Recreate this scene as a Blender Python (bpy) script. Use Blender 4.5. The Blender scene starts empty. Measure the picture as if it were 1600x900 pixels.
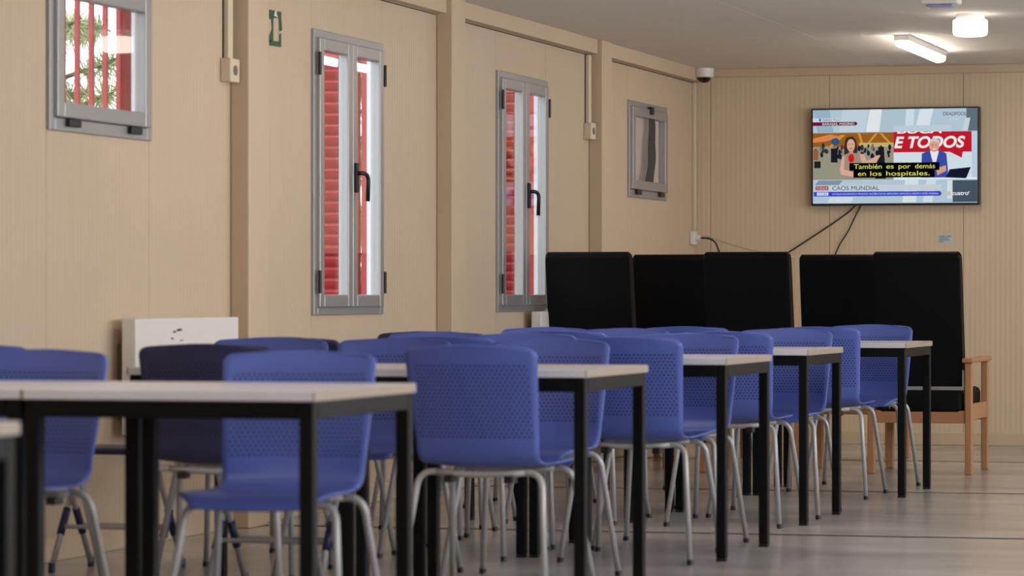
import bpy, bmesh, math, random
from mathutils import Vector, Matrix
random.seed(7)
PI = math.pi
SC = bpy.context.scene
COL = SC.collection
# ------------------------------------------------------------------ camera
F, CX, CY, H = 4836.0, 1200.0, 460.0, 1.0        # focal length / principal point in photo pixels, eye height
TH = math.atan2(2330 - CX, F)                    # camera turned left of the room's long axis
CT, ST = math.cos(TH), math.sin(TH)
cam = bpy.data.cameras.new('camera')
camo = bpy.data.objects.new('camera', cam); COL.objects.link(camo)
camo.location = (0, 0, H); camo.rotation_euler = (PI/2, 0, TH)
cam.sensor_width = 36; cam.lens = F/1600*36
cam.shift_x = (800-CX)/1600; cam.shift_y = (CY-450)/1600
cam.dof.use_dof = True; cam.dof.focus_distance = 17.5; cam.dof.aperture_fstop = 4.5
cam.clip_end = 300
SC.camera = camo
SC.view_settings.view_transform = 'Standard'; SC.view_settings.look = 'None'
SC.view_settings.gamma = 1; SC.view_settings.use_curve_mapping = False
SC.view_settings.exposure = -0.05
# ------------------------------------------------------------------ sky and daylight
w = bpy.data.worlds.new('sky'); SC.world = w; w.use_nodes = True
bg = w.node_tree.nodes['Background']; bg.inputs[0].default_value = (0.86, 0.93, 1, 1); bg.inputs[1].default_value = 4.0
def area(name, loc, rot, sx, sy, power, col):
    l = bpy.data.lights.new(name, 'AREA'); l.shape = 'RECTANGLE'; l.size = sx; l.size_y = sy
    l.energy = power; l.color = col
    o = bpy.data.objects.new(name, l); COL.objects.link(o); o.location = loc; o.rotation_euler = rot
    return o
XR, Y0 = 2.6, -3.0                                # right wall, wall behind the camera
RW = [(0.2, 1.9), (2.9, 4.6), (5.6, 7.3), (8.3, 10.0), (11.0, 12.7), (13.7, 15.4), (16.4, 18.1)]    # unseen windows of the right wall, the farthest added to brighten the end wall
for a, b in RW:
    area('unseen_window_light', (XR+0.12, (a+b)/2, 1.65), (0, PI/2, 0), 1.25, b-a, 60, (0.90, 0.95, 1))

# ------------------------------------------------------------------ pixels to places
def gnd(x, s):                                    # photo column x, s = pixels per metre there
    r, d = (x-CX)/s, F/s
    return Vector((r*CT - d*ST, r*ST + d*CT, 0))
def rowpt(x, Y, ypx=None):                        # on the plane Y = const
    q = (x-CX)/F; d = Y/(q*ST + CT)
    return Vector((d*(q*CT - ST), Y, H + (CY-(ypx if ypx is not None else CY))*d/F))
def wallpt(x, X, ypx=None):                       # on the plane X = const
    q = (x-CX)/F; d = X/(q*CT - ST)
    return Vector((X, d*(q*ST + CT), H + (CY-(ypx if ypx is not None else CY))*d/F))
_c = gnd(1085, 231)
XW, YB, ZC = _c.x, _c.y, 2.52                     # left wall, back wall, ceiling

# ------------------------------------------------------------------ materials
def s2l(c): return tuple(((v/255)/12.92 if v/255 <= .04045 else ((v/255+.055)/1.055)**2.4) for v in c) + (1,)
MATS = {}
def mat(name, rgb, rough=.5, metal=0, spec=.5, noise=0, nscale=20, bump=0, bscale=60):
    if name in MATS: return MATS[name]
    m = bpy.data.materials.new(name); m.use_nodes = True; n = m.node_tree.nodes; L = m.node_tree.links
    b = n['Principled BSDF']; c = s2l(rgb)
    b.inputs['Base Color'].default_value = c; b.inputs['Roughness'].default_value = rough
    b.inputs['Metallic'].default_value = metal; b.inputs['Specular IOR Level'].default_value = spec
    if noise or bump:
        t = n.new('ShaderNodeTexCoord'); nz = n.new('ShaderNodeTexNoise'); nz.inputs['Scale'].default_value = nscale
        nz.inputs['Detail'].default_value = 5; L.new(t.outputs['Object'], nz.inputs['Vector'])
        if noise:
            mx = n.new('ShaderNodeMix'); mx.data_type = 'RGBA'
            mx.inputs[6].default_value = tuple(v*(1-noise) for v in c[:3])+(1,); mx.inputs[7].default_value = tuple(min(1, v*(1+noise)) for v in c[:3])+(1,)
            L.new(nz.outputs[0], mx.inputs[0]); L.new(mx.outputs[2], b.inputs['Base Color'])
        if bump:
            n2 = n.new('ShaderNodeTexNoise'); n2.inputs['Scale'].default_value = bscale; L.new(t.outputs['Object'], n2.inputs['Vector'])
            bp = n.new('ShaderNodeBump'); bp.inputs['Strength'].default_value = bump; bp.inputs['Distance'].default_value = .002
            L.new(n2.outputs[0], bp.inputs['Height']); L.new(bp.outputs[0], b.inputs['Normal'])
    MATS[name] = m
    return m
def glow(name, rgb, k=1):
    if name in MATS: return MATS[name]
    m = bpy.data.materials.new(name); m.use_nodes = True; n = m.node_tree.nodes
    b = n['Principled BSDF']; c = s2l(rgb); b.inputs['Base Color'].default_value = (0, 0, 0, 1); b.inputs['Specular IOR Level'].default_value = 0.0
    b.inputs['Emission Color'].default_value = c; b.inputs['Emission Strength'].default_value = k
    MATS[name] = m
    return m
def ribbed(name, axis, rgb):                      # cream lacquered sheet with fine upright ribs
    m = bpy.data.materials.new(name); m.use_nodes = True; n = m.node_tree.nodes; L = m.node_tree.links
    b = n['Principled BSDF']; b.inputs['Roughness'].default_value = .45; b.inputs['Specular IOR Level'].default_value = .35
    g = n.new('ShaderNodeNewGeometry'); sp = n.new('ShaderNodeSeparateXYZ'); L.new(g.outputs['Position'], sp.inputs[0])
    mu = n.new('ShaderNodeMath'); mu.operation = 'MULTIPLY'; mu.inputs[1].default_value = 2*PI/.034; L.new(sp.outputs[axis], mu.inputs[0])
    si = n.new('ShaderNodeMath'); si.operation = 'SINE'; L.new(mu.outputs[0], si.inputs[0])
    po = n.new('ShaderNodeMath'); po.operation = 'GREATER_THAN'; po.inputs[1].default_value = .55; L.new(si.outputs[0], po.inputs[0])
    bp = n.new('ShaderNodeBump'); bp.inputs['Strength'].default_value = .22; bp.inputs['Distance'].default_value = .0015
    L.new(si.outputs[0], bp.inputs['Height']); L.new(bp.outputs[0], b.inputs['Normal'])
    nz = n.new('ShaderNodeTexNoise'); nz.inputs['Scale'].default_value = 1.3; nz.inputs['Detail'].default_value = 6; L.new(g.outputs['Position'], nz.inputs['Vector'])
    mx = n.new('ShaderNodeMix'); mx.data_type = 'RGBA'; c = s2l(rgb)
    mx.inputs[6].default_value = tuple(v*.93 for v in c[:3])+(1,); mx.inputs[7].default_value = tuple(min(1, v*1.06) for v in c[:3])+(1,)
    L.new(nz.outputs[0], mx.inputs[0])
    m2 = n.new('ShaderNodeMix'); m2.data_type = 'RGBA'; m2.blend_type = 'MULTIPLY'; m2.inputs[7].default_value = (.965, .96, .95, 1)
    L.new(po.outputs[0], m2.inputs[0]); L.new(mx.outputs[2], m2.inputs[6]); L.new(m2.outputs[2], b.inputs['Base Color'])
    return m
WALLC = (202, 180, 154)
M_wl = ribbed('wall_sheet_long', 1, WALLC); M_wb = ribbed('wall_sheet_end', 0, (214, 192, 162))
M_trim = mat('cream_trim', (200, 178, 150), .5, noise=.05, nscale=3)
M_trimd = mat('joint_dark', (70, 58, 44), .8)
M_ceil = mat('ceiling_paint', (226, 221, 215), .8, noise=.03, nscale=2)
M_alu = mat('aluminium', (168, 166, 166), .38, .55)
M_alul = mat('aluminium_outer', (240, 241, 243), .5)
M_black = mat('black_plastic', (18, 18, 20), .4)
M_steel = mat('black_steel', (10, 10, 11), .5, 0, .18)
M_grey = mat('grey_tube', (168, 166, 166), .35, .25)
M_white = mat('white_plastic', (226, 222, 214), .4)
M_cream = mat('cream_plastic', (214, 198, 172), .45)
M_heat = mat('heater_enamel', (226, 219, 212), .4)
M_top = mat('table_laminate', (214, 212, 220), .28, noise=.03, nscale=6)
M_edge = mat('table_edge_band', (158, 142, 128), .5, noise=.06, nscale=30)
M_wood = mat('beech', (172, 122, 84), .45, noise=.12, nscale=14)
M_leather = mat('black_leatherette', (10, 10, 12), .62, 0, .14, bump=.2, bscale=90)
M_red = mat('red_steel', (182, 60, 62), .5)
M_navy = mat('navy_plastic', (22, 26, 70), .45)
M_cloth = mat('grey_cloth', (72, 66, 64), .95)
M_film = mat('pale_shutter', (205, 190, 184), .8)
_n = M_film.node_tree.nodes; _t = _n.new('ShaderNodeBsdfTranslucent'); _t.inputs[0].default_value = s2l((205, 190, 184)); _m = _n.new('ShaderNodeMixShader'); _m.inputs[0].default_value = .6
M_film.node_tree.links.new(_n['Principled BSDF'].outputs[0], _m.inputs[1]); M_film.node_tree.links.new(_t.outputs[0], _m.inputs[2]); M_film.node_tree.links.new(_m.outputs[0], _n['Material Output'].inputs[0])
M_lamp = glow('lamp_diffuser', (255, 244, 230), 36)
M_lampr = glow('round_lamp_diffuser', (255, 244, 230), 5)

def floor_mat():
    m = bpy.data.materials.new('floor_vinyl'); m.use_nodes = True; n = m.node_tree.nodes; L = m.node_tree.links
    b = n['Principled BSDF']; b.inputs['Specular IOR Level'].default_value = .5
    g = n.new('ShaderNodeNewGeometry')
    n1 = n.new('ShaderNodeTexNoise'); n1.inputs['Scale'].default_value = 1.1; n1.inputs['Detail'].default_value = 3; n1.inputs['Roughness'].default_value = .5
    mp = n.new('ShaderNodeMapping'); mp.inputs['Scale'].default_value = (1, 2.2, 1); L.new(g.outputs['Position'], mp.inputs[0]); L.new(mp.outputs[0], n1.inputs['Vector'])
    n2 = n.new('ShaderNodeTexNoise'); n2.inputs['Scale'].default_value = 90; L.new(g.outputs['Position'], n2.inputs['Vector'])
    r = n.new('ShaderNodeValToRGB'); r.color_ramp.elements[0].position = .3; r.color_ramp.elements[0].color = s2l((160, 152, 146)); r.color_ramp.elements[1].position = .72; r.color_ramp.elements[1].color = s2l((184, 177, 171))
    L.new(n1.outputs[0], r.inputs[0])
    mx = n.new('ShaderNodeMix'); mx.data_type = 'RGBA'; mx.blend_type = 'OVERLAY'; mx.inputs[0].default_value = .1
    L.new(r.outputs[0], mx.inputs[6]); L.new(n2.outputs[0], mx.inputs[7]); L.new(mx.outputs[2], b.inputs['Base Color'])
    rr = n.new('ShaderNodeMapRange'); rr.inputs[3].default_value = .2; rr.inputs[4].default_value = .24; L.new(n1.outputs[0], rr.inputs[0]); L.new(rr.outputs[0], b.inputs['Roughness'])
    return m
M_floor = floor_mat()
def glass_mat():
    m = bpy.data.materials.new('window_glass'); m.use_nodes = True; n = m.node_tree.nodes; L = m.node_tree.links
    for x in list(n): n.remove(x)
    o = n.new('ShaderNodeOutputMaterial'); t = n.new('ShaderNodeBsdfTransparent'); gl = n.new('ShaderNodeBsdfGlossy'); gl.inputs['Roughness'].default_value = .02
    ge = n.new('ShaderNodeNewGeometry'); mr = n.new('ShaderNodeMapRange'); mr.inputs[3].default_value = 1.5; mr.inputs[4].default_value = 1/1.5; L.new(ge.outputs['Backfacing'], mr.inputs[0])
    fr = n.new('ShaderNodeFresnel'); L.new(mr.outputs[0], fr.inputs[0]); mx = n.new('ShaderNodeMixShader'); t.inputs[0].default_value = (.96, .97, .97, 1)
    L.new(fr.outputs[0], mx.inputs[0]); L.new(t.outputs[0], mx.inputs[1]); L.new(gl.outputs[0], mx.inputs[2]); L.new(mx.outputs[0], o.inputs[0])
    return m
M_glass = glass_mat()
def shell_mat(name, rgb, holes):
    m = bpy.data.materials.new(name); m.use_nodes = True; n = m.node_tree.nodes; L = m.node_tree.links
    b = n['Principled BSDF']; b.inputs['Base Color'].default_value = s2l(rgb); b.inputs['Roughness'].default_value = .42; b.inputs['Specular IOR Level'].default_value = .45
    if not holes: return m
    def M(op, a, bb=None):
        q = n.new('ShaderNodeMath'); q.operation = op
        for i, v in enumerate((a, bb)):
            if v is None: continue
            if isinstance(v, (int, float)): q.inputs[i].default_value = v
            else: L.new(v, q.inputs[i])
        return q.outputs[0]
    t = n.new('ShaderNodeTexCoord'); s = n.new('ShaderNodeSeparateXYZ'); L.new(t.outputs['Object'], s.inputs[0])
    P = .0155
    zr = M('DIVIDE', s.outputs[2], P*.8); row = M('FLOOR', zr); odd = M('MODULO', row, 2)
    xc = M('ADD', M('DIVIDE', s.outputs[0], P), M('MULTIPLY', odd, .5))
    fx = M('SUBTRACT', M('FRACT', M('ADD', xc, 100.0)), .5); fz = M('MULTIPLY', M('SUBTRACT', M('FRACT', zr), .5), .8)
    d = M('SQRT', M('ADD', M('MULTIPLY', fx, fx), M('MULTIPLY', fz, fz)))
    hole = M('LESS_THAN', d, .27)
    band = M('MULTIPLY', M('GREATER_THAN', s.outputs[2], .545), M('LESS_THAN', s.outputs[2], .785))
    band = M('MULTIPLY', band, M('LESS_THAN', M('ABSOLUTE', s.outputs[0]), .192))
    f = M('MULTIPLY', hole, band)
    mx = n.new('ShaderNodeMix'); mx.data_type = 'RGBA'; c = s2l(rgb); mx.inputs[6].default_value = c; mx.inputs[7].default_value = (c[0]*.28, c[1]*.28, c[2]*.3, 1)
    L.new(f, mx.inputs[0]); L.new(mx.outputs[2], b.inputs['Base Color'])
    bp = n.new('ShaderNodeBump'); bp.invert = True; bp.inputs['Strength'].default_value = .6; bp.inputs['Distance'].default_value = .002; L.new(f, bp.inputs['Height']); L.new(bp.outputs[0], b.inputs['Normal'])
    return m
BLUE = (83, 99, 176)
M_seat = shell_mat('blue_shell', BLUE, False); M_back = shell_mat('blue_shell_perforated', BLUE, True)
M_seatn = shell_mat('dark_shell', (46, 48, 82), False); M_backn = shell_mat('dark_shell_perforated', (46, 48, 82), True)

# ------------------------------------------------------------------ mesh helpers
def box(bm, x0, x1, y0, y1, z0, z1):
    v = [bm.verts.new((x, y, z)) for x in (x0, x1) for y in (y0, y1) for z in (z0, z1)]
    for f in ((0, 1, 3, 2), (4, 6, 7, 5), (0, 4, 5, 1), (2, 3, 7, 6), (0, 2, 6, 4), (1, 5, 7, 3)): bm.faces.new([v[i] for i in f])
def tube(bm, pts, r, seg=10, cap=True):
    pts = [Vector(p) for p in pts]; rings = []; up = None
    for i, p in enumerate(pts):
        t = (pts[min(i+1, len(pts)-1)] - pts[max(i-1, 0)]).normalized()
        if up is None: up = t.orthogonal().normalized()
        up = (up - t*up.dot(t)).normalized(); sd = t.cross(up)
        rr = r[i] if isinstance(r, (list, tuple)) else r
        rings.append([bm.verts.new(p + up*(math.cos(2*PI*k/seg)*rr) + sd*(math.sin(2*PI*k/seg)*rr)) for k in range(seg)])
    for a, b in zip(rings, rings[1:]):
        for k in range(seg): bm.faces.new((a[k], a[(k+1) % seg], b[(k+1) % seg], b[k]))
    if cap: bm.faces.new(rings[0][::-1]); bm.faces.new(rings[-1])
def lathe(bm, prof, seg=28, c=(0, 0, 0)):
    rings = [[bm.verts.new((c[0]+r*math.cos(2*PI*k/seg), c[1]+r*math.sin(2*PI*k/seg), c[2]+z)) for k in range(seg)] for r, z in prof]
    for a, b in zip(rings, rings[1:]):
        for k in range(seg): bm.faces.new((a[k], a[(k+1) % seg], b[(k+1) % seg], b[k]))
    bm.faces.new(rings[0][::-1]); bm.faces.new(rings[-1])
def arc(a, corner, b, r, n=6):                    # points rounding the corner of a path
    a, c, b = Vector(a), Vector(corner), Vector(b); u = (a-c).normalized(); v = (b-c).normalized()
    p, q = c+u*r, c+v*r
    return [(p*(1-t)**2 + c*2*t*(1-t) + q*t*t) for t in [i/n for i in range(n+1)]]
def obj(name, bm, m, parent=None, smooth=False, bevel=0, loc=None):
    if isinstance(bm, bmesh.types.BMesh):
        bmesh.ops.recalc_face_normals(bm, faces=bm.faces[:])
        me = bpy.data.meshes.new(name); bm.to_mesh(me); bm.free()
    else: me = bm
    if not me.materials: me.materials.append(m)
    if smooth:
        for p in me.polygons: p.use_smooth = True
    o = bpy.data.objects.new(name, me); COL.objects.link(o)
    if parent: o.parent = parent
    if loc is not None: o.location = loc
    if bevel:
        b = o.modifiers.new('bevel', 'BEVEL'); b.width = bevel; b.segments = 2; b.limit_method = 'ANGLE'
    return o
def NB(): return bmesh.new()
def bx(name, m, parent, x0, x1, y0, y1, z0, z1, bevel=0):
    b = NB(); box(b, x0, x1, y0, y1, z0, z1); return obj(name, b, m, parent, bevel=bevel)
def tag(o, label, cat, group=None):
    o['label'] = label; o['category'] = cat
    if group: o['group'] = group
    return o
def empty(name, loc=(0, 0, 0), rz=0):
    o = bpy.data.objects.new(name, None); COL.objects.link(o); o.location = loc; o.rotation_euler = (0, 0, rz); o.empty_display_size = .1
    return o
def structure(name, label, cat):
    o = empty(name); o['kind'] = 'structure'; tag(o, label, cat); return o
def children(o): return [c for c in bpy.data.objects if c.parent == o]
def clone(src, loc, rz):
    kids = {}
    for c in bpy.data.objects: kids.setdefault(c.parent, []).append(c)
    def rec(o, par):
        c = o.copy(); COL.objects.link(c); c.parent = par
        for k in kids.get(o, []): rec(k, c)
        return c
    r = rec(src, None); r.location = loc; r.rotation_euler = (0, 0, rz)
    return r

# ================================================================== room shell
fl = structure('floor', 'grey mottled vinyl floor with dark joints across the room', 'floor')
seams = [Y0] + [1.05, 3.9, 6.85] + [gnd(1500, 380).y - 2.86, gnd(1500, 380).y, gnd(1500, 310).y, gnd(1500, 261).y] + [YB]
for a, b in zip(seams, seams[1:]):
    bx('floor_panel', M_floor, fl, XW-.04, XR+.04, a+.04 if a > Y0 else a-.05, b-.04 if b < YB else b+.05, -.06, 0, .002)
for a in seams[1:-1]: bx('joint_strip', mat('floor_strip', (58, 51, 47), .9, 0, .1), fl, XW, XR, a-.04, a+.04, -.06, -.0015)
bx('joint_bed', M_trimd, fl, XW, XR, Y0, YB, -.08, -.06)
ce = structure('ceiling', 'pale grey painted ceiling of wide sheets', 'ceiling')
PIL = [wallpt(360, XW).y, wallpt(682, XW).y, wallpt(920, XW).y]        # near faces of the pilasters
PW, PP = .21, .085
mods = [Y0, PIL[0]-8.2, PIL[0]-5.5, PIL[0]-2.75, PIL[0], PIL[1], PIL[2], YB]
for i, (a, b) in enumerate(zip(mods, mods[1:])):
    for x0, x1 in ((XW, -3.9), (-3.9, -1.9), (-1.9, .1), (.1, XR)):
        bx('ceiling_sheet', M_ceil, ce, x0+.002, x1-.002, a+PW/2+.003 if i else a, b+PW/2-.003 if b < YB else b, ZC, ZC+.04, .004)
bx('ceiling_backing', M_ceil, ce, XW, XR, Y0, YB, ZC+.04, ZC+.09)

TW = .05                                          # wall thickness
# windows of the left wall: name, near edge, far edge, bottom, top
def yw(x): return wallpt(x, XW+.012).y
WIN = {'w1': (yw(77), yw(237), 1.615, 2.215), 'w2': (yw(490), yw(599), .905, 2.215),
       'w3': (yw(778), yw(856), .905, 2.215), 'w4': (yw(983), yw(1042), 1.61, 2.215)}
wl = structure('wall_left', 'cream ribbed sheet wall with narrow windows', 'wall')
def panel(y0, y1, z0, z1): bx('wall_panel', M_wl, wl, XW-TW, XW, y0+.0015, y1-.0015, z0+.0, z1-.0, .0015)
ORDER = [None, None, None, 'w1', 'w2', 'w3', 'w4']
for (a, b), k in zip(zip(mods, mods[1:]), ORDER):
    if k is None:
        n = 3
        for i in range(n): panel(a+(b-a)*i/n, a+(b-a)*(i+1)/n, 0, ZC)
    else:
        y0, y1, z0, z1 = WIN[k]
        panel(a, y0, 0, ZC); panel(y1, b, 0, ZC); panel(y0, y1, 0, z0); panel(y0, y1, z1, ZC)
        for y in (y0, y1):
            for q0, q1 in ((0, z0-.01), (z1+.01, ZC)): bx('joint_strip', M_trimd, wl, XW-TW-.02, XW-.004, y-.0014, y+.0014, q0, q1)
for i, y in enumerate(PIL + [PIL[0]-2.75]):
    t = bx('trim_%d' % (i+1), M_trim, None, XW, XW+PP, y, y+PW, 0, ZC, .006); t['kind'] = 'structure'
    tag(t, ['cream wall pilaster right of the wall heater', 'cream wall pilaster between the two tall windows', 'cream wall pilaster left of the small curtained window', 'cream wall pilaster nearest the viewer'][i], 'pilaster')
ym = PIL[0]-2.75
for i, (a, b) in enumerate([(Y0, ym), (ym+PW, PIL[0]), (PIL[0]+PW, PIL[1]), (PIL[1]+PW, PIL[2]), (PIL[2]+PW, YB)]):
    cbm = NB(); box(cbm, XW, XW+.055, a, b, ZC-.085, ZC); box(cbm, XW, XW+.004, a, b, ZC-.091, ZC-.085)
    t = obj('trim_%d' % (i+5), cbm, M_trim, None, bevel=.004); t['kind'] = 'structure'
    tag(t, ['cream cornice along the left wall behind the viewer', 'cream cornice above the barred window', 'cream cornice above the first tall window', 'cream cornice above the second tall window', 'cream cornice above the small curtained window'][i], 'cornice')
    sh = bx('dark_strip', M_trimd, t, XW+.0005, XW+.006, a+.02, b-.02, ZC-.094, ZC-.089)  # thin dark strip along the lower edge of the cornice
bl = NB(); box(bl, XW, XW+.014, Y0, YB, 0, .085)
bb = obj('baseboard_left', bl, M_trim, bevel=.004); bb['kind'] = 'structure'; tag(bb, 'cream baseboard along the left wall', 'baseboard')

wb = structure('wall_back', 'cream ribbed end wall carrying the television', 'wall')
xs = [XW-TW] + [rowpt(q, YB).x for q in (1110, 1296, 1505)]
while xs[-1] < XR-1.0: xs.append(xs[-1]+.9)
xs.append(XR)
for a, b in zip(xs, xs[1:]): bx('wall_panel', M_wb, wb, a+.0015, b-.0015, YB, YB+TW, 0, ZC, .002)
bx('wall_core', M_trimd, wb, XW-TW, XR, YB+.012, YB+TW+.03, 0, ZC)
t = bx('trim_10', M_trim, None, XW+.056, XR, YB-.03, YB, ZC-.055, ZC, .004); t['kind'] = 'structure'; tag(t, 'cream cornice above the television wall', 'cornice')
t = bx('baseboard_back', M_trim, None, XW+.016, XR, YB-.014, YB, 0, .085, .004); t['kind'] = 'structure'; tag(t, 'cream baseboard under the television wall', 'baseboard')
wr = structure('wall_right', 'cream wall with daylight windows facing the tables, the farthest one added', 'wall')
edges = [Y0] + [v for p in RW for v in p] + [YB]
for i in range(0, len(edges)-1):
    a, b = edges[i], edges[i+1]
    if i % 2 == 0: bx('wall_panel', M_wl, wr, XR, XR+TW, a, b, 0, ZC)
    else:
        bx('wall_panel', M_wl, wr, XR, XR+TW, a, b, 0, .95); bx('wall_panel', M_wl, wr, XR, XR+TW, a, b, 2.3, ZC)
        fb = NB()
        box(fb, XR+.01, XR+.06, a, a+.05, .95, 2.3); box(fb, XR+.01, XR+.06, b-.05, b, .95, 2.3); box(fb, XR+.01, XR+.06, (a+b)/2-.03, (a+b)/2+.03, .95, 2.3)
        box(fb, XR+.01, XR+.06, a, b, .95, 1.0); box(fb, XR+.01, XR+.06, a, b, 2.25, 2.3); obj('window_frame', fb, M_alu, wr)
wf = structure('wall_front', 'plain cream wall behind the viewer', 'wall')
bx('wall_panel', M_wb, wf, XW, XR, Y0-TW, Y0, 0, ZC)

# ------------------------------------------------------------------ windows of the left wall
def ring(bm, x0, x1, y0, y1, z0, z1, wd):
    box(bm, x0, x1, y0, y0+wd, z0, z1); box(bm, x0, x1, y1-wd, y1, z0, z1)
    box(bm, x0, x1, y0+wd, y1-wd, z0, z0+wd); box(bm, x0, x1, y0+wd, y1-wd, z1-wd, z1)
def window(n, key, label, kind):
    y0, y1, z0, z1 = WIN[key]
    o = empty('window_%d' % n, (XW, y0, z0)); o['kind'] = 'structure'; tag(o, label, 'window')
    W, Hh = y1-y0, z1-z0
    b = NB(); ring(b, -.03, .014, 0, W, 0, Hh, .048); obj('window_frame', b, M_alu, o, bevel=.003)
    b = NB(); ring(b, -TW-.012, -.031, 0, W, 0, Hh, .03); obj('outer_reveal', b, M_alul, o)
    def sash(a, c, bot, top):
        b = NB(); ring(b, -.02, .03, a, c, bot, top, .058); s = obj('sash', b, M_alu, o, bevel=.005)
        b = NB(); box(b, -.004, .002, a+.058, c-.058, bot+.058, top-.058); obj('pane', b, M_glass, s)
        return s
    if kind == 'tall':
        m = W/2
        l = sash(.036, m-.002, .036, Hh-.036); r = sash(m+.002, W-.036, .036, Hh-.036)
        for s, y in ((l, .02), (r, W-.038)):
            for z in (.10, Hh-.21):
                b = NB(); tube(b, [(.032, y+.009, z), (.032, y+.009, z+.105)], .008, 10); obj('hinge', b, M_black, s)
        b = NB(); box(b, .03, .045, m+.012, m+.042, Hh/2-.08, Hh/2+.06)
        hd = obj('handle', b, M_black, r, bevel=.004)
        b = NB(); tube(b, [(.04, m+.027, Hh/2+.01), (.06, m+.03, Hh/2+.012)] + arc((.06, m+.03, Hh/2+.012), (.075, m+.085, Hh/2+.008), (.07, m+.088, Hh/2-.13), .035) + [(.07, m+.088, Hh/2-.12)], .0105, 10); obj('lever', b, M_black, hd, smooth=True)
    else:
        s = sash(.036, W-.036, .05, Hh-.036)
        for y in (.13, W-.23):
            b = NB(); box(b, .014, .034, y, y+.1, .018, .047); obj('hinge', b, M_black, s, bevel=.004)
        b = NB(); box(b, .014, .045, W/2-.03, W/2+.03, Hh-.07, Hh-.02); obj('latch', b, M_black, s, bevel=.005)
    return o
window(1, 'w1', 'grey aluminium tilt window with red bars and a tree outside', 'hopper')
window(2, 'w2', 'tall grey casement window above the heater end, nearest the viewer', 'tall')
window(3, 'w3', 'tall grey casement window next to the black armchairs', 'tall')
window(4, 'w4', 'small grey tilt window hung with a dark cloth strip', 'hopper')

# red bars outside window 1
y0, y1, z0, z1 = WIN['w1']
g = empty('window_bars', (XW-.12, y0, z0)); tag(g, 'red steel security bars outside the barred window', 'window bars')
for k in range(-1, 9):
    b = NB(); box(b, -.009, .009, .125*k, .125*k+.018, -.12, .75); obj('bar', b, M_red, g)
b = NB(); box(b, -.02, .02, -.25, 1.5, -.16, -.12); box(b, -.02, .02, -.25, 1.5, .75, .79); obj('rail', b, M_red, g)
b = NB(); box(b, -.02, .02, y1-y0+.0, y1-y0+.085, -.12, .75); obj('post', b, M_red, g)
# red shutters opened square to the wall at the far jambs
for key, lab in (('w2', 'red louvred shutter folded out beyond the tall window nearest the viewer'), ('w3', 'red louvred shutter folded out beyond the tall window by the armchairs')):
    y0, y1, z0, z1 = WIN[key]
    g = empty('window_shutter', (XW-TW-.014, y1+.02, z0)); tag(g, lab, 'shutter')
    hh = z1-z0
    b = NB(); box(b, -.04, 0, -.01, .03, -.03, hh+.03); obj('hinge_post', b, M_red, g)
    bx('backing_board', M_red, g, -.57, -.1, .034, .042, .02, hh-.02)
    b = NB(); box(b, -.13, -.062, 0, .035, -.02, hh+.02); box(b, -.62, -.57, 0, .035, -.02, hh+.02); box(b, -.57, -.13, 0, .035, -.02, .06); box(b, -.57, -.13, 0, .035, hh-.06, hh+.02); obj('shutter_frame', b, M_red, g)
    n = 22; sb = NB(); box(sb, -.57, -.13, -.004, .004, -.026, .026); bmesh.ops.rotate(sb, cent=(0, 0, 0), matrix=Matrix.Rotation(.7, 3, 'X'), verts=sb.verts[:])
    me = bpy.data.meshes.new('slat'); sb.to_mesh(me); sb.free()
    for k in range(n): obj('slat', me, M_red, g, loc=(0, .018, .09+(hh-.18)*k/(n-1)))
# window 4: pale closed shutter and hanging cloth
y0, y1, z0, z1 = WIN['w4']
t = bx('roller_shutter', M_film, None, XW-.029, XW-.022, y0+.05, y1-.05, z0+.05, z1-.05); tag(t, 'pale shutter closed behind the small curtained window', 'shutter')
b = NB(); NZ = 16; prev = None
rows = []
for i in range(NZ+1):
    v = i/NZ; z = z1-.085-v*.425; wd = .05+.07*v**.6; cy = y0+.55*(y1-y0)-.03*v+.03*math.sin(v*3.2)
    rows.append([b.verts.new((XW+.02+.008*math.sin(u*9+v*2), cy+(u-.5)*2*wd+.012*math.sin(v*11+u), z)) for u in [k/8 for k in range(9)]])
for a, c in zip(rows, rows[1:]):
    for k in range(8): b.faces.new((a[k], a[k+1], c[k+1], c[k]))
o = obj('curtain_strip', b, M_cloth, smooth=True); so = o.modifiers.new('thickness', 'SOLIDIFY'); so.thickness = .006
tag(o, 'dark grey cloth strip hanging in the small window', 'curtain')

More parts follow.
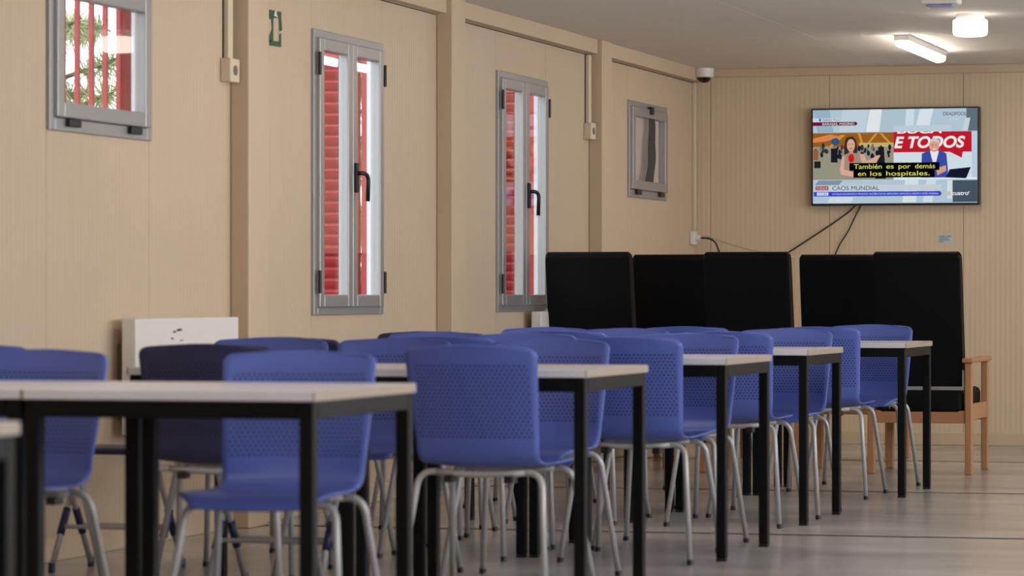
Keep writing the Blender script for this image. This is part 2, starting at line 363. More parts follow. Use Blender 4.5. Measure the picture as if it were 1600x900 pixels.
# ------------------------------------------------------------------ outside: ground and trees
gr = bx('ground_outside', mat('dry_ground', (150, 140, 120), .95, noise=.2, nscale=2), None, XW-40, XW-TW-.05, -10, 60, -.5, -.35); gr['kind'] = 'structure'; tag(gr, 'dry ground outside the windows', 'ground')
M_bark = mat('bark', (96, 80, 66), .9, noise=.2); 
def leafmat(nm, rgb): return mat(nm, rgb, .6, noise=.35, nscale=3)
LM = [leafmat('needle_green', (156, 170, 122)), leafmat('needle_green_b', (138, 158, 112))]
def tree(x, y, h, lab, k):
    t = empty('pine_tree', (x, y, -.35)); tag(t, lab, 'tree', 'pine trees outside the windows')
    rnd = random.Random(k)
    b = NB(); tube(b, [(0, 0, 0), (.05, .05, h*.4), (0, .1, h*.8)], [.14, .1, .04], 8); obj('trunk', b, M_bark, t, smooth=True)
    b = NB(); lb = NB()
    for i in range(120):
        a = rnd.uniform(0, 2*PI); z = rnd.uniform(h*.18, h*.9); L = rnd.uniform(.6, 1.7)*(1.1-z/h*.6)
        e = Vector((math.cos(a)*L, math.sin(a)*L, z+rnd.uniform(-.1, .45))); s = Vector((0, .05, z))
        tube(b, [s, (s+e)/2+Vector((0, 0, .05)), e], [.025, .015, .006], 5)
        for j in range(14):
            c = s.lerp(e, rnd.uniform(.35, 1.02))
            for q in range(26):
                d = Vector((rnd.gauss(0, 1), rnd.gauss(0, 1), rnd.gauss(.2, 1))).normalized(); ln = rnd.uniform(.08, .17)
                sd = d.orthogonal().normalized()*.005
                lb.faces.new([lb.verts.new(c-sd), lb.verts.new(c+sd), lb.verts.new(c+d*ln)])
    obj('branch', b, M_bark, t); o = obj('needles', lb, LM[k % 2], t); o['kind'] = 'stuff'
for k, (x, y, h, lab) in enumerate([(XW-2.9, 15.6, 3.9, 'pine tree seen through the barred window'), (XW-3.0, 20.8, 3.8, 'pine tree seen beyond the first tall window'), (XW-3.1, 25.2, 3.8, 'pine tree seen beyond the second tall window')]): tree(x, y, h, lab, k)

# ================================================================== tables
TWD, TDP, TZ = .78, .74, .761
def make_table():
    t = empty('square_table')
    b = NB(); box(b, -TWD/2+.002, TWD/2-.002, -TDP/2, TDP/2, TZ-.025, TZ); obj('table_top', b, M_top, t, bevel=.002)
    for s in (-1, 1):
        b = NB(); box(b, s*TWD/2-.002, s*TWD/2+.002, -TDP/2, TDP/2, TZ-.025, TZ-.0005); obj('edge_band', b, M_edge, t)
    a, c = TWD/2-.004, TDP/2-.006
    for s in (-1, 1):
        b = NB(); box(b, -a+.038, a-.038, min(s*c, s*(c-.03)), max(s*c, s*(c-.03)), TZ-.07, TZ-.025); obj('apron_rail', b, M_steel, t, bevel=.002)
        b = NB(); box(b, min(s*a, s*(a-.03)), max(s*a, s*(a-.03)), -c+.038, c-.038, TZ-.07, TZ-.025); obj('apron_rail', b, M_steel, t, bevel=.002)
    for sx in (-1, 1):
        for sy in (-1, 1):
            X, Y = sx*(a-.019), sy*(c-.019)
            b = NB(); box(b, X-.019, X+.019, Y-.019, Y+.019, .012, TZ-.025); l = obj('leg', b, M_steel, t, bevel=.005)
            b = NB(); box(b, X-.018, X+.018, Y-.018, Y+.018, 0, .012); obj('foot_cap', b, M_black, l)
    return t
T0 = None
rows = {'viewer': (gnd(30, 828), 1), 'first': (gnd(490, 635), 0), 'second': (gnd(915, 494), 0), 'third': (gnd(1135, 418), 0), 'fourth': (gnd(1262, 362), 0), 'last': (gnd(1415, 318), 0)}
TROW = {}
TL = {'viewer': ('white square table cut off at the lower left corner of the photo', None),
      'first': ('white square table in the blurred front row, right end near the photo centre', 'white square table in the blurred front row, running out of frame at left'),
      'second': ('white square table just behind the chair with its smooth back turned', 'white square table in front of the white wall heater, left of a joint'),
      'third': ('white square table in the middle row, right end', 'white square table in the middle row, left half of the pair'),
      'fourth': ('white square table, right end of the second row from the armchairs', 'white square table, left half of the second row from the armchairs'),
      'last': ('white square table beside the rightmost wooden armchair', 'white square table nearest the black armchairs, left half of the pair')}
for k, (p, far) in rows.items():
    ny = p.y - (TDP if far else 0)
    TROW[k] = (p.x, ny)
    for j in range(2):
        if TL[k][j] is None: continue
        loc = (p.x - TWD/2 - j*(TWD+.006), ny+TDP/2+.004*j, 0)
        if T0 is None: T0 = make_table(); t = T0; t.location = loc
        else: t = clone(T0, loc, 0)
        tag(t, TL[k][j], 'table', 'white square tables set in rows')
# worn wood along the end of the last table
p, ny = TROW['last']
# ================================================================== blue chairs
def shell(part):
    prof = [(.235, .425), (.225, .444), (.19, .455), (.10, .453), (0, .449), (-.08, .449), (-.135, .455), (-.175, .472), (-.198, .50), (-.212, .54), (-.228, .60), (-.243, .67), (-.256, .73), (-.264, .775), (-.269, .80), (-.272, .815), (-.275, .826), (-.277, .834), (-.278, .839), (-.279, .842)]
    cut = 5
    seq = prof[:cut+1] if part == 'seat' else prof[cut:]
    bm = NB(); N = 20; R = .028; rws = []
    for i, (y, z) in enumerate(seq):
        if part == 'seat':
            hw = .200+.014*max(0, min(1, (y+.08)/.2)); fr = max(0, y-.17)/.065; hw -= .05*fr*fr
        else:
            k = (z-.45)/.39; hw = .200+.022*min(1, max(0, k)); tt = .842-z
            if tt < R: hw -= R-math.sqrt(max(0, R*R-(R-tt)**2))
        rw = []
        for j in range(N+1):
            u = -1+2*j/N
            if part == 'seat':
                p_ = (u*hw, y, z+.014*u*u*(1-.5*max(0, fr)))
            else: e_ = min(1, max(0, (z-.449)/.09)); p_ = (u*hw, y+.034*u*u*e_, z-.012*u*u*max(0, k)+.014*u*u*(1-e_))
            rw.append(bm.verts.new(p_))
        rws.append(rw)
    for a, b in zip(rws, rws[1:]):
        for j in range(N): bm.faces.new((a[j], a[j+1], b[j+1], b[j]))
    return bm
def make_chair():
    t = empty('shell_chair')
    for nm, m in (('seat', M_seat), ('backrest', M_back)):
        o = obj(nm, shell(nm), m, t, smooth=True); md = o.modifiers.new('thickness', 'SOLIDIFY'); md.thickness = .007; md.offset = 0
    r = .0105
    for sy in (-1, 1):
        yt, yf = sy*.145-.01, sy*.25
        b = NB(); tube(b, [(-.15, yt, .438), (-.08, yt, .432), (0, yt, .430), (.08, yt, .432), (.15, yt, .438)], r, 10); obj('seat_bar', b, M_grey, t, smooth=True)
        for sx in (-1, 1):
            pts = [(sx*.15, yt, .438)] + arc((sx*.15, yt, .438), (sx*.205, yt, .441), (sx*.25, yf, .012), .052) + [(sx*.25, yf, .012)]
            b = NB(); tube(b, pts, r, 10); l = obj('leg', b, M_grey, t, smooth=True)
            b = NB(); tube(b, [(sx*.2496, yf-.001*sy, .018), (sx*.251, yf, 0)], .0125, 10); obj('foot_cap', b, M_black, l)
    for sx in (-1, 1):
        b = NB(); box(b, sx*.1-.014, sx*.1+.014, -.18, -.13, .405, .427); obj('clip', b, M_black, t)
    return t
CH0 = make_chair(); first = [True]
CHAIRS = [  # photo column of the back (or metres left of the row's right end, below zero), row of tables, faces viewer, extra distance from the table, turn, label
 (471, 'first', 1, .10, 6, 'blue chair facing the viewer behind the blurred front table, right one'),
 (66, 'first', 1, .12, -3, 'blue chair facing the viewer behind the blurred front table, at the left edge'),
 (-58, 'second', 0, .20, 0, 'chair top barely peeping in at the left edge of the photo'),
 (732, 'second', 0, .02, -2, 'large blue chair with smooth back turned, right of the front table'),
 (318, 'second', 0, .02, 6, 'dark chair back in front of the white wall heater'),
 (861, 'second', 1, .28, 2, 'blue chair facing the viewer, half hidden by the large turned chair'),
 (-1.07, 'second', 1, .30, -2, 'blue chair top just left of the large turned chair, before the pilaster'),
 (-1.565, 'second', 1, .335, 3, 'pale blue chair top right of the dark chair by the heater'),
 (975, 'third', 0, .0, 0, 'blue chair with back turned, right of the half hidden facing chair'),
 (-1.07, 'third', 0, .0, -2, 'pale blue chair top just behind the large turned chair'),
 (-1.565, 'third', 0, .335, 0, 'dark chair top directly below the first tall window'),
 (1073, 'third', 1, .0, 1, 'blue perforated chair facing the viewer at the middle table, right end'),
 (-1.07, 'third', 1, .0, 2, 'dark blue chair top in the middle column below the second tall window'),
 (-1.565, 'third', 1, .335, 2, 'greyish blue chair top below the pilaster between the tall windows'),
 (1128, 'fourth', 0, .0, 0, 'blue perforated chair back turned, before the fourth table, right end'),
 (-1.07, 'fourth', 0, .0, -2, 'pale blue chair top in front of the leftmost black armchair'),
 (-1.565, 'fourth', 0, .335, 1, 'dark chair top left of and below the second tall window'),
 (1229, 'fourth', 1, .0, 1, 'blue perforated chair facing the viewer at the fourth table, right end'),
 (-1.07, 'fourth', 1, .0, -1, 'dark blue chair top below the gap of the two left armchair backs'),
 (-1.565, 'fourth', 1, .335, 2, 'greyish blue chair top under the second wall heater'),
 (1274, 'last', 0, .02, 0, 'blue perforated chair back turned, before the last table, right end'),
 (-1.07, 'last', 0, .02, -1, 'blue perforated chair top in front of the middle black armchair'),
 (1362, 'last', 1, .06, 1, 'blue perforated chair facing the viewer at the last table, beside the wooden armchair')]
for x, row, fv, ext, rot, lab in CHAIRS:
    ny = TROW[row][1]; rz = math.radians(rot) + (PI if fv else 0)
    yy = ny+TDP/2+.535+ext if fv else ny+TDP/2-.535-ext
    p = Vector((TROW[row][0]+x, yy, 0)) if -10 < x < 0 else rowpt(x, yy)
    off = Matrix.Rotation(rz, 3, 'Z') @ Vector((0, -.262, 0))
    loc = p - off; loc.z = 0
    if first[0]: c = CH0; c.location = loc; c.rotation_euler = (0, 0, rz); first[0] = False
    else: c = clone(CH0, loc, rz)
    tag(c, lab, 'chair', 'shell chairs at the tables')
    if lab.startswith('dark chair'):              # chairs given a darker shell colour
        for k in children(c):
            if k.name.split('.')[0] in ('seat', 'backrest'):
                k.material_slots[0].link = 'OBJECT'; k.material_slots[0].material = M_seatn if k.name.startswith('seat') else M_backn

# ================================================================== folding stools with navy seats
def make_stool():
    t = empty('folding_stool')
    b = NB(); box(b, -.19, .19, -.12, .12, .425, .45); obj('seat', b, M_navy, t, bevel=.01)
    for sx in (-1, 1):
        for sg, off in ((-1, 0), (1, .022)):
            X = sx*(.2-off*.9); a = Vector((X, -sg*.11, .43)); e = Vector((X, sg*.14, .015))
            b = NB(); tube(b, [a, e], .011, 10); l = obj('leg', b, M_grey, t, smooth=True)
            b = NB(); tube(b, [a.lerp(e, .5), a.lerp(e, .72)], .0145, 10); obj('sleeve', b, M_navy, l, smooth=True)
            b = NB(); tube(b, [e+Vector((0, 0, .02)), e-Vector((0, 0, .015))], .013, 10); obj('foot_cap', b, M_navy, l)
    for sg, off in ((-1, 0), (1, .022)):
        b = NB(); z = .16; y = sg*(-.11+.25*(.43-z)/.415); tube(b, [(-.2+off, y, z), (.2-off, y, z)], .008, 8); obj('stretcher', b, M_grey, t)
    return t
s0 = make_stool(); pa = (gnd(98, 433)+gnd(262, 433))/2 + Vector((0, .04, 0)); s0.location = pa
tag(s0, 'navy seated folding stool near the wall under the heater', 'stool', 'folding stools between the tables')
pb = Vector(((gnd(427, 438).x+gnd(600, 438).x)/2, TROW['second'][1]+.52, 0)); s1 = clone(s0, pb, 0)
tag(s1, 'navy seated folding stool behind the blurred front table, right one', 'stool', 'folding stools between the tables')

# ================================================================== armchairs
def make_arm():
    t = empty('high_back_armchair')                # origin: middle between rear legs, facing +y
    hw, dp = .275, .56
    for sx in (-1, 1):
        for y in (0, dp):
            b = NB(); box(b, sx*hw-.02, sx*hw+.02, y-.022, y+.022, 0, .62); obj('leg', b, M_wood, t, bevel=.006)
        b = NB(); box(b, sx*hw-.033, sx*hw+.033, -.05, dp+.05, .62, .648); obj('armrest', b, M_wood, t, bevel=.01)
        b = NB(); box(b, sx*hw-.013, sx*hw+.013, .022, dp-.022, .30, .39); obj('side_rail', b, M_wood, t, bevel=.004)
    for y in (0, dp):
        b = NB(); box(b, -hw+.02, hw-.02, y-.013, y+.013, .285, .355); obj('cross_rail', b, M_wood, t, bevel=.004)
    b = NB(); box(b, -hw+.03, hw-.03, -.02, dp+.05, .335, .475); obj('seat_cushion', b, M_leather, t, bevel=.03)
    # reclined padded back with rounded top
    b = NB(); n = 14; ring_ = []
    sec = []
    for k in range(n): pass
    prof = [(.0, .49), (-.02, .6), (-.055, .8), (-.09, 1.0), (-.115, 1.16), (-.122, 1.205), (-.115, 1.228), (-.095, 1.238), (-.065, 1.232), (-.045, 1.21), (-.035, 1.17), (-.005, 1.0), (.035, .8), (.075, .6), (.09, .49)]
    ws = .245
    for xx, ins in ((-ws, .012), (-ws+.012, 0), (ws-.012, 0), (ws, .012)):
        cy = sum(q[0] for q in prof)/len(prof)
        ring_.append([b.verts.new((xx, y+(cy-y)*ins*4*(1 if True else 0), z-(ins if z > 1.1 else -ins if z < .5 else 0))) for y, z in prof])
    for a, c in zip(ring_, ring_[1:]):
        m = len(a)
        for k in range(m): b.faces.new((a[k], a[(k+1) % m], c[(k+1) % m], c[k]))
    b.faces.new(ring_[0]); b.faces.new(ring_[-1][::-1])
    o = obj('back_cushion', b, M_leather, t, bevel=.004)
    b = NB(); box(b, -.24, .24, -.018, .0, .468, .488); obj('recline_bar', b, M_alu, t, bevel=.003)
    for sx in (-1, 1):
        b = NB(); box(b, sx*.245-.004, sx*.245+.004, -.02, .0, .47, .58); obj('recline_bracket', b, M_alu, t)
    return t
A0 = make_arm(); ga = 'black armchairs facing the television'
pr = (gnd(1359, 281)+gnd(1516, 281))/2
for i, (p, rz, lab) in enumerate([
    (Vector((pr.x, pr.y, 0)), 0, 'black high-back armchair with beech frame, rightmost by the last table'),
    (Vector((gnd(1173, 279).x, gnd(1173, 279).y, 0)), 0, 'tallest looking black armchair back in the middle, left of the bare wall gap'),
    (Vector((XW+.345, gnd(950, 279).y, 0)), 0, 'black armchair back leftmost, beside the second wall heater'),
    (Vector((gnd(1058, 262).x, gnd(1058, 262).y, 0)), 0, 'black armchair set further back between the two left armchair backs'),
    (Vector((gnd(1318, 262).x, gnd(1318, 262).y, 0)), 0, 'black armchair set further back, left of the rightmost armchair')]):
    if i == 0: a = A0; a.location = p
    else: a = clone(A0, p, rz)
    tag(a, lab, 'armchair', ga)

# ================================================================== heaters, sockets, ducts
def heater(y0, y1, z0, z1, lab, sw):
    t = empty('wall_heater', (XW, y0, z0)); tag(t, lab, 'heater')
    L, hh = y1-y0, z1-z0
    b = NB(); box(b, .045, .105, 0, L, 0, hh); obj('casing', b, M_heat, t, bevel=.006)
    b = NB(); box(b, 0, .045, .06, L-.06, .06, hh-.1); obj('bracket_shade_box', b, mat('bracket_shade_brown', (120, 100, 78), .6), t)  # box behind the casing, brown put in as shade of the gap
    if sw:
        b = NB(); box(b, .105, .108, L-.13, L-.085, hh-.19, hh-.13); obj('switch', b, M_black, t)
        rnd = random.Random(3); b = NB()
        for k in range(9):
            y = L*.36+rnd.uniform(-.07, .07); z = hh-.09+rnd.uniform(-.05, .05)
            box(b, .105, .1056, y, y+rnd.uniform(.01, .05), z, z+rnd.uniform(.003, .01))
        obj('scuff_marks', b, mat('scuff', (105, 92, 90), .8), t)
        b = NB(); box(b, .105, .1056, L-.14, L-.07, hh-.105, hh-.1); obj('printed_line', b, mat('scuff', (105, 92, 90), .8), t)
    return t
heater(wallpt(212, XW+.105).y, wallpt(376, XW+.105).y - .02 if wallpt(376, XW+.105).y < PIL[0] else PIL[0]-.02, .45, .905, 'white electric wall heater with black switch, below the barred window', True)
ya = wallpt(846, XW+.105).y; heater(ya, min(ya+.62, PIL[2]-.1), .45, .905, 'white wall heater partly hidden by the leftmost armchair', False)
b = NB(); tube(b, [(XW+.06, ya+.2, .9), (XW+.07, ya+.3, .93), (XW+.06, ya+.42, .945), (XW+.03, ya+.5, .93), (XW+.03, ya+.5, .9)], .006, 8)
tag(obj('heater_cable', b, M_white, smooth=True), 'white cable looped on top of the second heater', 'cable')
for pil, lab1, lab2, yt, yb in ((PIL[0], 'cream socket box high beside the barred window', 'cream cable duct running up from the socket by the barred window', 90, 127), (PIL[2], 'cream socket box high between tall window and curtained window', 'cream cable duct running up from the socket by the curtained window', 190, 216)):
    yc = pil-.06; px = 352 if pil == PIL[0] else 912
    z1, z0 = wallpt(px, XW+.03, yt).z, wallpt(px, XW+.03, yb).z
    t = empty('socket_box', (XW, yc, z0)); tag(t, lab1, 'socket')
    b = NB(); box(b, 0, .048, -.05, .05, 0, z1-z0); obj('housing', b, M_cream, t, bevel=.005)
    b = NB(); lathe(b, [(.022, 0), (.022, .003)], 20); bmesh.ops.rotate(b, cent=(0, 0, 0), matrix=Matrix.Rotation(PI/2, 3, 'Y'), verts=b.verts[:]); bmesh.ops.translate(b, vec=(.047, 0, (z1-z0)/2), verts=b.verts[:]); obj('outlet', b, mat('outlet_grey', (110, 100, 92), .6), t)
    d = bx('cable_duct', M_cream, None, XW+.001, XW+.026, yc-.02, yc+.03, z1, ZC-.095, .004); tag(d, lab2, 'cable duct')
    d = bx('wall_cable', M_trimd, None, XW+.001, XW+.005, yc-.028, yc-.0215, z1, ZC-.095); tag(d, 'dark cable beside the duct, '+('barred window side' if pil == PIL[0] else 'curtained window side'), 'cable')
# corner socket with plug and cable
p = rowpt(1087, YB-.03, 372)
t = empty('wall_socket', (XW+.002, YB-.09, p.z-.045)); tag(t, 'white wall socket in the corner below the security camera', 'socket')
b = NB(); box(b, 0, .03, -.045, .045, 0, .09); obj('plate', b, M_white, t, bevel=.004)
b = NB(); tube(b, [(.03, 0, .045), (.065, 0, .045)], .019, 14); obj('plug', b, M_white, t, smooth=False)
q = rowpt(1126, YB-.04, 398)
b = NB(); tube(b, [(XW+.068, YB-.09, p.z), (XW+.09, YB-.09, p.z)] + arc((XW+.09, YB-.09, p.z), (q.x-.03, YB-.08, p.z-.01), (q.x, YB-.06, q.z), .05) + [(q.x, YB-.05, q.z), (q.x+.02, YB-.03, .7)], .006, 8)
tag(obj('power_cable', b, M_black, smooth=True), 'black cable hanging from the corner socket', 'cable')
d = bx('cable_duct', M_cream, None, XW+.001, XW+.022, YB-.06, YB-.03, p.z+.05, ZC-.09, .003); tag(d, 'cream cable duct in the corner under the security camera', 'cable duct')
# security camera
p = rowpt(1101, YB-.12, 116)
t = empty('security_camera', (p.x+.0, YB-.13, 0)); tag(t, 'white dome security camera in the ceiling corner', 'camera')
zt = ZC-.002; b = NB(); lathe(b, [(.055, zt-.062), (.064, zt-.055), (.066, zt-.0), ], 24); obj('housing', b, M_white, t, smooth=False)
b = NB(); lathe(b, [(.006, zt-.098), (.026, zt-.093), (.04, zt-.08), (.046, zt-.062), (.046, zt-.05)], 24); obj('dome', b, mat('dark_dome', (24, 22, 22), .12), t, smooth=True)

# torn exit sticker
o = empty('exit_sticker', (XW, 0, 0)); tag(o, 'torn green emergency exit sticker beside the first pilaster', 'sticker')
def wq(x, y): q = wallpt(x, XW+.002, y); return (q.y, q.z)
b = NB()
def poly(bm, pts, d0, d1):
    v0 = [bm.verts.new((d0, a, z)) for a, z in pts]; v1 = [bm.verts.new((d1, a, z)) for a, z in pts]
    bm.faces.new(v1); bm.faces.new(v0[::-1])
    for i in range(len(pts)): bm.faces.new((v0[i], v0[(i+1) % len(pts)], v1[(i+1) % len(pts)], v1[i]))
def K(cx, cy): return wq(320+cx*160/1029, cy*140/900)
G = [[(650, 95), (770, 120), (770, 190), (745, 185), (700, 165), (690, 200), (650, 190)], [(745, 185), (772, 190), (778, 290), (768, 330), (748, 290)], [(690, 290), (690, 400), (748, 415), (748, 330), (768, 330), (768, 475), (650, 455), (650, 360), (672, 300), (690, 200), (690, 290)][1:]]
for gpts in ([(650, 95), (770, 120), (770, 190), (742, 182), (692, 178), (690, 200), (650, 190)], [(745, 183), (770, 190), (778, 295), (765, 330), (748, 300)], [(668, 195), (690, 200), (690, 410), (650, 420), (650, 360), (676, 285)], [(650, 405), (768, 420), (768, 475), (650, 455)], [(750, 325), (768, 330), (768, 425), (748, 420)]):
    poly(b, [K(*g_) for g_ in gpts], .0005, .0022)
obj('green_film', b, mat('exit_green', (22, 74, 48), .4), o)
b = NB()
for gpts in ([(700, 110), (718, 105), (712, 140), (728, 175), (706, 165), (690, 160)], [(742, 345), (752, 318), (776, 308), (770, 320), (756, 328)]): poly(b, [K(*g_) for g_ in gpts], .0022, .006)
obj('peeled_edge', b, M_white, o)
# small notice on the back wall
p = rowpt(1477, YB, 373)
t = empty('wall_notice', (p.x, YB, p.z)); tag(t, 'small pale blue label on the wall under the television', 'label')
bx('plate', mat('notice_blue', (186, 200, 206), .5), t, -.048, .048, -.004, 0, -.03, .03)
b = NB()
for i, (x0, x1, z) in enumerate([(-.04, .0, .016), (.008, .04, .016), (-.04, .02, .004), (-.04, .03, -.008), (-.04, -.01, -.02)]): box(b, x0, x1, -.005, -.004, z-.002, z+.003)
obj('printed_lines', b, mat('print_grey', (96, 120, 134), .6), t)

# ================================================================== ceiling lights
def batten(x, y0, y1, lab):
    t = empty('ceiling_batten_light', (x, (y0+y1)/2, ZC)); tag(t, lab, 'ceiling light', 'ceiling batten lights')
    L = (y1-y0)/2
    b = NB(); box(b, -.045, .045, -L-.01, L+.01, -.035, 0); obj('base', b, M_white, t, bevel=.004)
    b = NB(); pr = [(-.042, -.03), (-.038, -.058), (-.02, -.07), (.02, -.07), (.038, -.058), (.042, -.03)]
    r0 = [b.verts.new((px, -L, z)) for px, z in pr]; r1 = [b.verts.new((px, L, z)) for px, z in pr]
    for i in range(len(pr)): j = (i+1) % len(pr); b.faces.new((r0[i], r0[j], r1[j], r1[i]))
    b.faces.new(r0[::-1]); b.faces.new(r1); obj('diffuser', b, M_lamp, t)
batten(-3.36, 17.82, 19.08, 'lit batten light on the ceiling before the television')
LB = [(-3.36, 12.3, 'lit batten light above the middle tables'), (-3.36, 6.8, 'lit batten light above the front tables'), (-.4, 15.0, 'lit batten light over the open floor, far end'), (-.4, 9.5, 'lit batten light over the open floor, middle'), (-.4, 4.0, 'lit batten light over the open floor, beside the viewer')]
for x, y, lab in LB: batten(x, y-.63, y+.63, lab)
p = gnd(1516, 288)
t = empty('round_ceiling_light', (p.x, p.y, ZC)); tag(t, 'round drum ceiling light glowing right of the batten', 'ceiling light')
b = NB(); lathe(b, [(.078, -.03), (.08, 0)], 28); obj('base', b, M_white, t)
b = NB(); lathe(b, [(.078, -.118), (.09, -.112), (.094, -.1), (.094, -.035), (.088, -.03)], 28); obj('diffuser', b, M_lampr, t, smooth=True)
p = gnd(1470, 307)
t = empty('emergency_light', (p.x, p.y, ZC)); tag(t, 'white emergency light at the top edge near the round lamp', 'emergency light')
b = NB(); box(b, -.1, .1, -.06, .06, -.045, 0); obj('casing', b, M_white, t, bevel=.012)
b = NB(); box(b, -.07, .07, -.045, .045, -.06, -.045); obj('lens', b, mat('grey_lens', (150, 152, 190), .2), t, bevel=.008)

# ================================================================== television
d_tv = YB-.06; c_tv = rowpt(1399, d_tv, 244.5)
TVW, TVH = rowpt(1530.5, d_tv).x - rowpt(1268, d_tv).x, (rowpt(1399, d_tv, 168).z - rowpt(1399, d_tv, 320.5).z)
t = empty('television', (c_tv.x, d_tv, c_tv.z)); tag(t, 'wall mounted flat television showing a news broadcast', 'television')
bx('case', M_black, t, -TVW/2, TVW/2, -.02, .04, -TVH/2, TVH/2, .004)
bx('wall_mount', M_black, t, -.2, .2, .04, .06, -.15, .15)
def scr(cx, cy): return ((cx-84)/1241*TVW - TVW/2, TVH/2 - (cy-88)/717*TVH)      # from the enlarged view of the screen
scrn = bx('screen', glow('scr_bg', (176, 198, 212), 1), t, scr(97, 0)[0], scr(1310, 0)[0], -.0212, -.02, scr(0, 790)[1], scr(0, 100)[1])
lay = [0]
def spoly(name, pts, rgb, level=None):
    lay[0] += 1; y = -.0213-.00006*lay[0]
    b = NB(); b.faces.new([b.verts.new((scr(*q)[0], y, scr(*q)[1])) for q in pts])
    return obj(name, b, glow('scr_%d_%d_%d' % rgb, rgb, 1), scrn)
def srect(name, x0, y0, x1, y1, rgb): return spoly(name, [(x0, y0), (x1, y0), (x1, y1), (x0, y1)], rgb)
def sell(name, cx, cy, rx, ry, rgb, n=20): return spoly(name, [(cx+rx*math.cos(2*PI*k/n), cy+ry*math.sin(2*PI*k/n)) for k in range(n)], rgb)
def stext(s, x, y, h, rgb, width=None, shear=0, bold=0, name='lettering'):
    lay[0] += 1
    cu = bpy.data.curves.new('txt', 'FONT'); cu.body = s; cu.size = 1; cu.shear = shear; cu.offset = bold
    tmp = bpy.data.objects.new('txt', cu); COL.objects.link(tmp)
    me = bpy.data.meshes.new_from_object(tmp.evaluated_get(bpy.context.evaluated_depsgraph_get())); bpy.data.objects.remove(tmp)
    xs_ = [v.co.x for v in me.vertices]; ys_ = [v.co.y for v in me.vertices]
    x0, x1, y0 = min(xs_), max(xs_), 0
    kh = h/.70; kw = (width/(x1-x0)) if width else kh
    yy = -.0213-.00006*lay[0]
    for v in me.vertices:
        a, c = scr(x+(v.co.x-x0)*kw, y-v.co.y*kh); v.co = (a, yy, c)
    me.materials.clear()
    return obj(name, me, glow('scr_%d_%d_%d' % rgb, rgb, 1), scrn)
# studio background panels
for x0, x1, y0, y1, k, c in ((130, 250, 100, 265, 30, (150, 178, 196)), (290, 480, 100, 265, -30, (190, 208, 218)), (490, 590, 100, 265, -30, (222, 230, 234)), (590, 770, 100, 265, -20, (172, 194, 206)), (850, 950, 100, 265, -40, (214, 226, 232)), (780, 840, 100, 255, -10, (206, 220, 228)), (1230, 1310, 100, 265, 0, (96, 110, 122)), (1200, 1240, 170, 265, -20, (200, 210, 216)),
                             (110, 290, 620, 655, -30, (126, 148, 166)), (760, 860, 620, 785, -20, (214, 226, 232)), (910, 980, 620, 785, -30, (206, 220, 228)), (1130, 1310, 625, 785, 0, (70, 84, 98)), (1090, 1125, 625, 760, 0, (214, 222, 226)), (205, 380, 742, 785, -20, (206, 218, 226))):
    spoly('backdrop_panel', [(x0, y1), (x1, y1), (x1-k, y0), (x0-k, y0)] if x1-k <= 1311 else [(x0, y1), (x1, y1), (x1, y0), (x0, y0)], c)
# left report picture: terminal hall
srect('picture_left', 97, 268, 697, 615, (150, 146, 128))
srect('hall_roof', 97, 272, 697, 372, (150, 92, 34))
for q in ([(300, 285), (340, 285), (240, 372), (215, 372)], [(430, 275), (450, 275), (480, 372), (462, 372)], [(560, 275), (580, 275), (500, 372), (480, 372)], [(590, 275), (610, 275), (690, 360), (670, 360)]): spoly('roof_strut', q, (206, 146, 54))
spoly('roof_light', [(97, 310), (230, 280), (300, 296), (200, 330), (97, 340)], (214, 134, 72))
srect('hall_glow', 440, 345, 697, 375, (196, 176, 112))
rnd = random.Random(5)
for k in range(70):
    x = rnd.uniform(100, 680); y = rnd.uniform(365, 450); r = rnd.uniform(7, 16)
    c = rnd.choice([(28, 30, 34), (44, 50, 58), (24, 26, 26), (120, 116, 104), (70, 50, 44), (150, 150, 150), (30, 40, 60)])
    sell('crowd', x, y, r*.8, r*1.5, c, 10)
sell('crowd', 265, 335, 32, 26, (46, 84, 134)); srect('crowd', 232, 385, 282, 488, (28, 28, 36)); srect('crowd', 108, 478, 156, 528, (26, 34, 32)); spoly('crowd', [(585, 380), (625, 375), (640, 610), (560, 610)], (26, 26, 34))
srect('crowd', 102, 395, 140, 470, (150, 92, 66))
# reporter
spoly('reporter', [(335, 330), (352, 302), (395, 298), (420, 325), (432, 400), (425, 425), (335, 425)], (62, 42, 38))
sell('reporter', 381, 362, 30, 46, (214, 168, 146)); srect('reporter', 368, 400, 398, 430, (200, 152, 130))
spoly('reporter', [(318, 440), (360, 420), (410, 420), (455, 430), (470, 610), (335, 612), (300, 560)], (160, 138, 122))
spoly('reporter', [(318, 440), (335, 445), (330, 540), (400, 560), (400, 595), (310, 580), (298, 540)], (216, 168, 146)); spoly('reporter', [(445, 425), (480, 430), (500, 480), (585, 435), (600, 440), (570, 490), (490, 520), (460, 490)], (214, 166, 146))
sell('mouth', 381, 386, 11, 4, (170, 70, 70), 10); sell('eye', 368, 355, 5, 3, (60, 40, 36), 8); sell('eye', 394, 355, 5, 3, (60, 40, 36), 8)
sell('microphone', 384, 458, 22, 32, (206, 24, 28))
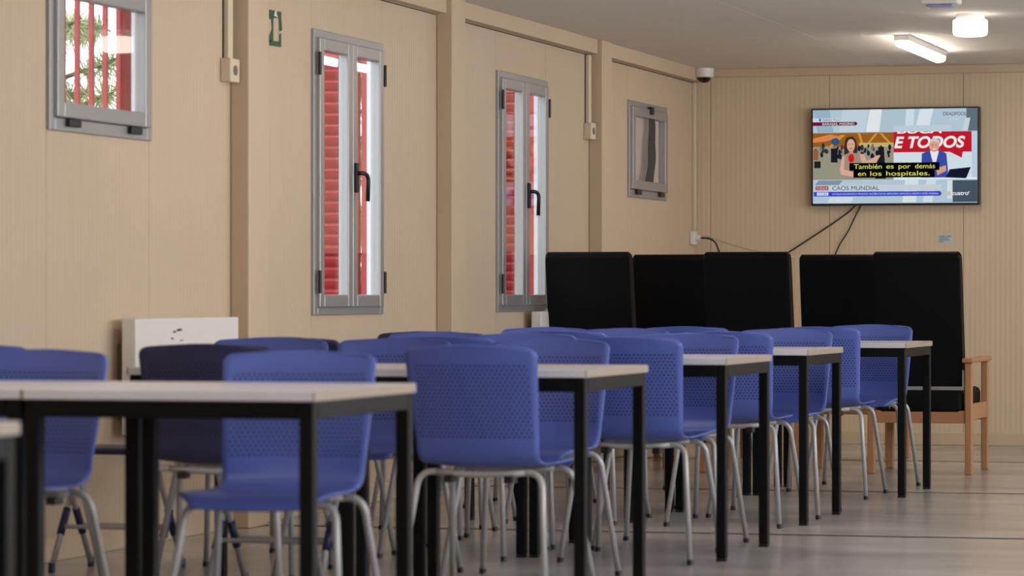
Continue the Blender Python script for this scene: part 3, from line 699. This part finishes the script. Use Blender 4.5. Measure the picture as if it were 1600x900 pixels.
# right studio picture
srect('picture_right', 697, 268, 1310, 615, (208, 222, 230))
srect('red_panel', 697, 268, 1270, 418, (192, 26, 44)); spoly('red_panel', [(1080, 418), (1270, 418), (1205, 418), (1198, 462), (1110, 418)], (192, 26, 44)); srect('side_panel', 1272, 268, 1308, 615, (184, 206, 222))
stext('BUCA', 722, 279, 46, (240, 240, 240), 330, .25, .02)
srect('picture_cut', 697, 222, 1120, 266, (186, 206, 216))
stext('E TODOS', 702, 384, 80, (240, 240, 240), 520, .22, .03)
spoly('presenter', [(905, 430), (960, 405), (1040, 405), (1085, 430), (1098, 560), (1085, 605), (900, 605)], (58, 76, 160))
spoly('presenter', [(965, 410), (1030, 410), (1010, 490), (985, 490)], (232, 232, 236))
sell('presenter', 996, 372, 37, 46, (214, 160, 136)); spoly('presenter', [(960, 360), (966, 328), (1000, 314), (1034, 332), (1036, 365), (1026, 345), (985, 340), (968, 350)], (206, 204, 204))
sell('eye', 984, 366, 5, 3, (70, 50, 46), 8); sell('eye', 1010, 366, 5, 3, (70, 50, 46), 8); sell('mouth', 996, 396, 14, 4, (236, 224, 216), 10)
spoly('presenter', [(1010, 540), (1080, 515), (1085, 555), (1020, 590)], (212, 158, 134))
srect('desk', 697, 605, 1310, 618, (226, 236, 242))
spoly('laptop', [(1110, 545), (1264, 530), (1230, 612), (1080, 605)], (20, 24, 46))
# captions
srect('subtitle_box', 370, 493, 1034, 550, (6, 6, 6)); srect('subtitle_box', 400, 548, 1000, 602, (6, 6, 6))
stext('También', 404, 536, 34, (226, 226, 110), 206); stext('es', 644, 536, 34, (226, 226, 110), 54); stext('por', 734, 536, 34, (226, 226, 110), 88); stext('demás', 856, 536, 34, (226, 226, 110), 146); stext('en', 434, 588, 34, (226, 226, 110), 58); stext('los', 525, 588, 34, (226, 226, 110), 84); stext('hospitales.', 643, 588, 34, (226, 226, 110), 320)
srect('caption_bar', 97, 162, 290, 188, (206, 216, 224)); stext('DIRECTO', 170, 184, 17, (40, 56, 90), 118)
sell('location_pin', 152, 174, 9, 11, (46, 96, 206), 12)
spoly('caption_bar', [(97, 190), (420, 190), (431, 203), (420, 217), (97, 217)], (116, 18, 52)); stext('BARAJAS, MADRID', 170, 213, 18, (236, 228, 232), 236)
srect('caption_bar', 105, 655, 1050, 700, (196, 206, 214)); stext('CAOS MUNDIAL', 243, 692, 30, (32, 40, 56), 348)
srect('programme_tag', 118, 662, 214, 692, (150, 30, 48)); stext('TODOS', 124, 688, 20, (236, 226, 226), 84, .2)
spoly('ticker_bar', [(105, 704), (1040, 704), (1052, 720), (1040, 738), (105, 738)], (54, 66, 196)); srect('clock_box', 128, 708, 214, 732, (206, 216, 246)); stext('11:31', 146, 729, 17, (40, 56, 160), 54)
stext('UN FALLO INFORMÁTICO PROVOCA INCIDENCIAS EN AEROLÍNEAS, BANCOS O MEDIOS A NIVEL MUNDIAL', 243, 727, 13, (206, 216, 246), 785)
stext('DEADPOOL', 1062, 152, 26, (70, 12, 22), 172); stext('CINE', 1115, 186, 13, (220, 226, 230), 55)
stext('cuatro', 1128, 734, 30, (240, 244, 246), 118, 0, .012); sell('channel_mark', 1104, 722, 14, 18, (206, 196, 180)); sell('channel_mark', 1251, 712, 4, 5, (240, 244, 246), 10)
# television cables
def bpt(x, y, off): return rowpt(x, YB-off, y)
for pts, lab in (([(1340, 318), (1328, 330), (1300, 350), (1262, 375), (1228, 397), (1205, 420)], 'black cable sagging left from the television'), ([(1347, 318), (1338, 335), (1325, 362), (1312, 382), (1303, 402), (1298, 430)], 'black cable hanging straight below the television')):
    b = NB(); tube(b, [bpt(x, y, .012) for x, y in pts], .0045, 8); tag(obj('television_cable', b, M_black, smooth=True), lab, 'cable')
b = NB(); tube(b, [bpt(x, y, .006) for x, y in ((1103, 368), (1130, 377), (1165, 388), (1205, 396), (1240, 402))], .0022, 6); tag(obj('thin_wire', b, M_cream, smooth=True), 'thin pale wire along the wall from the corner socket', 'cable')
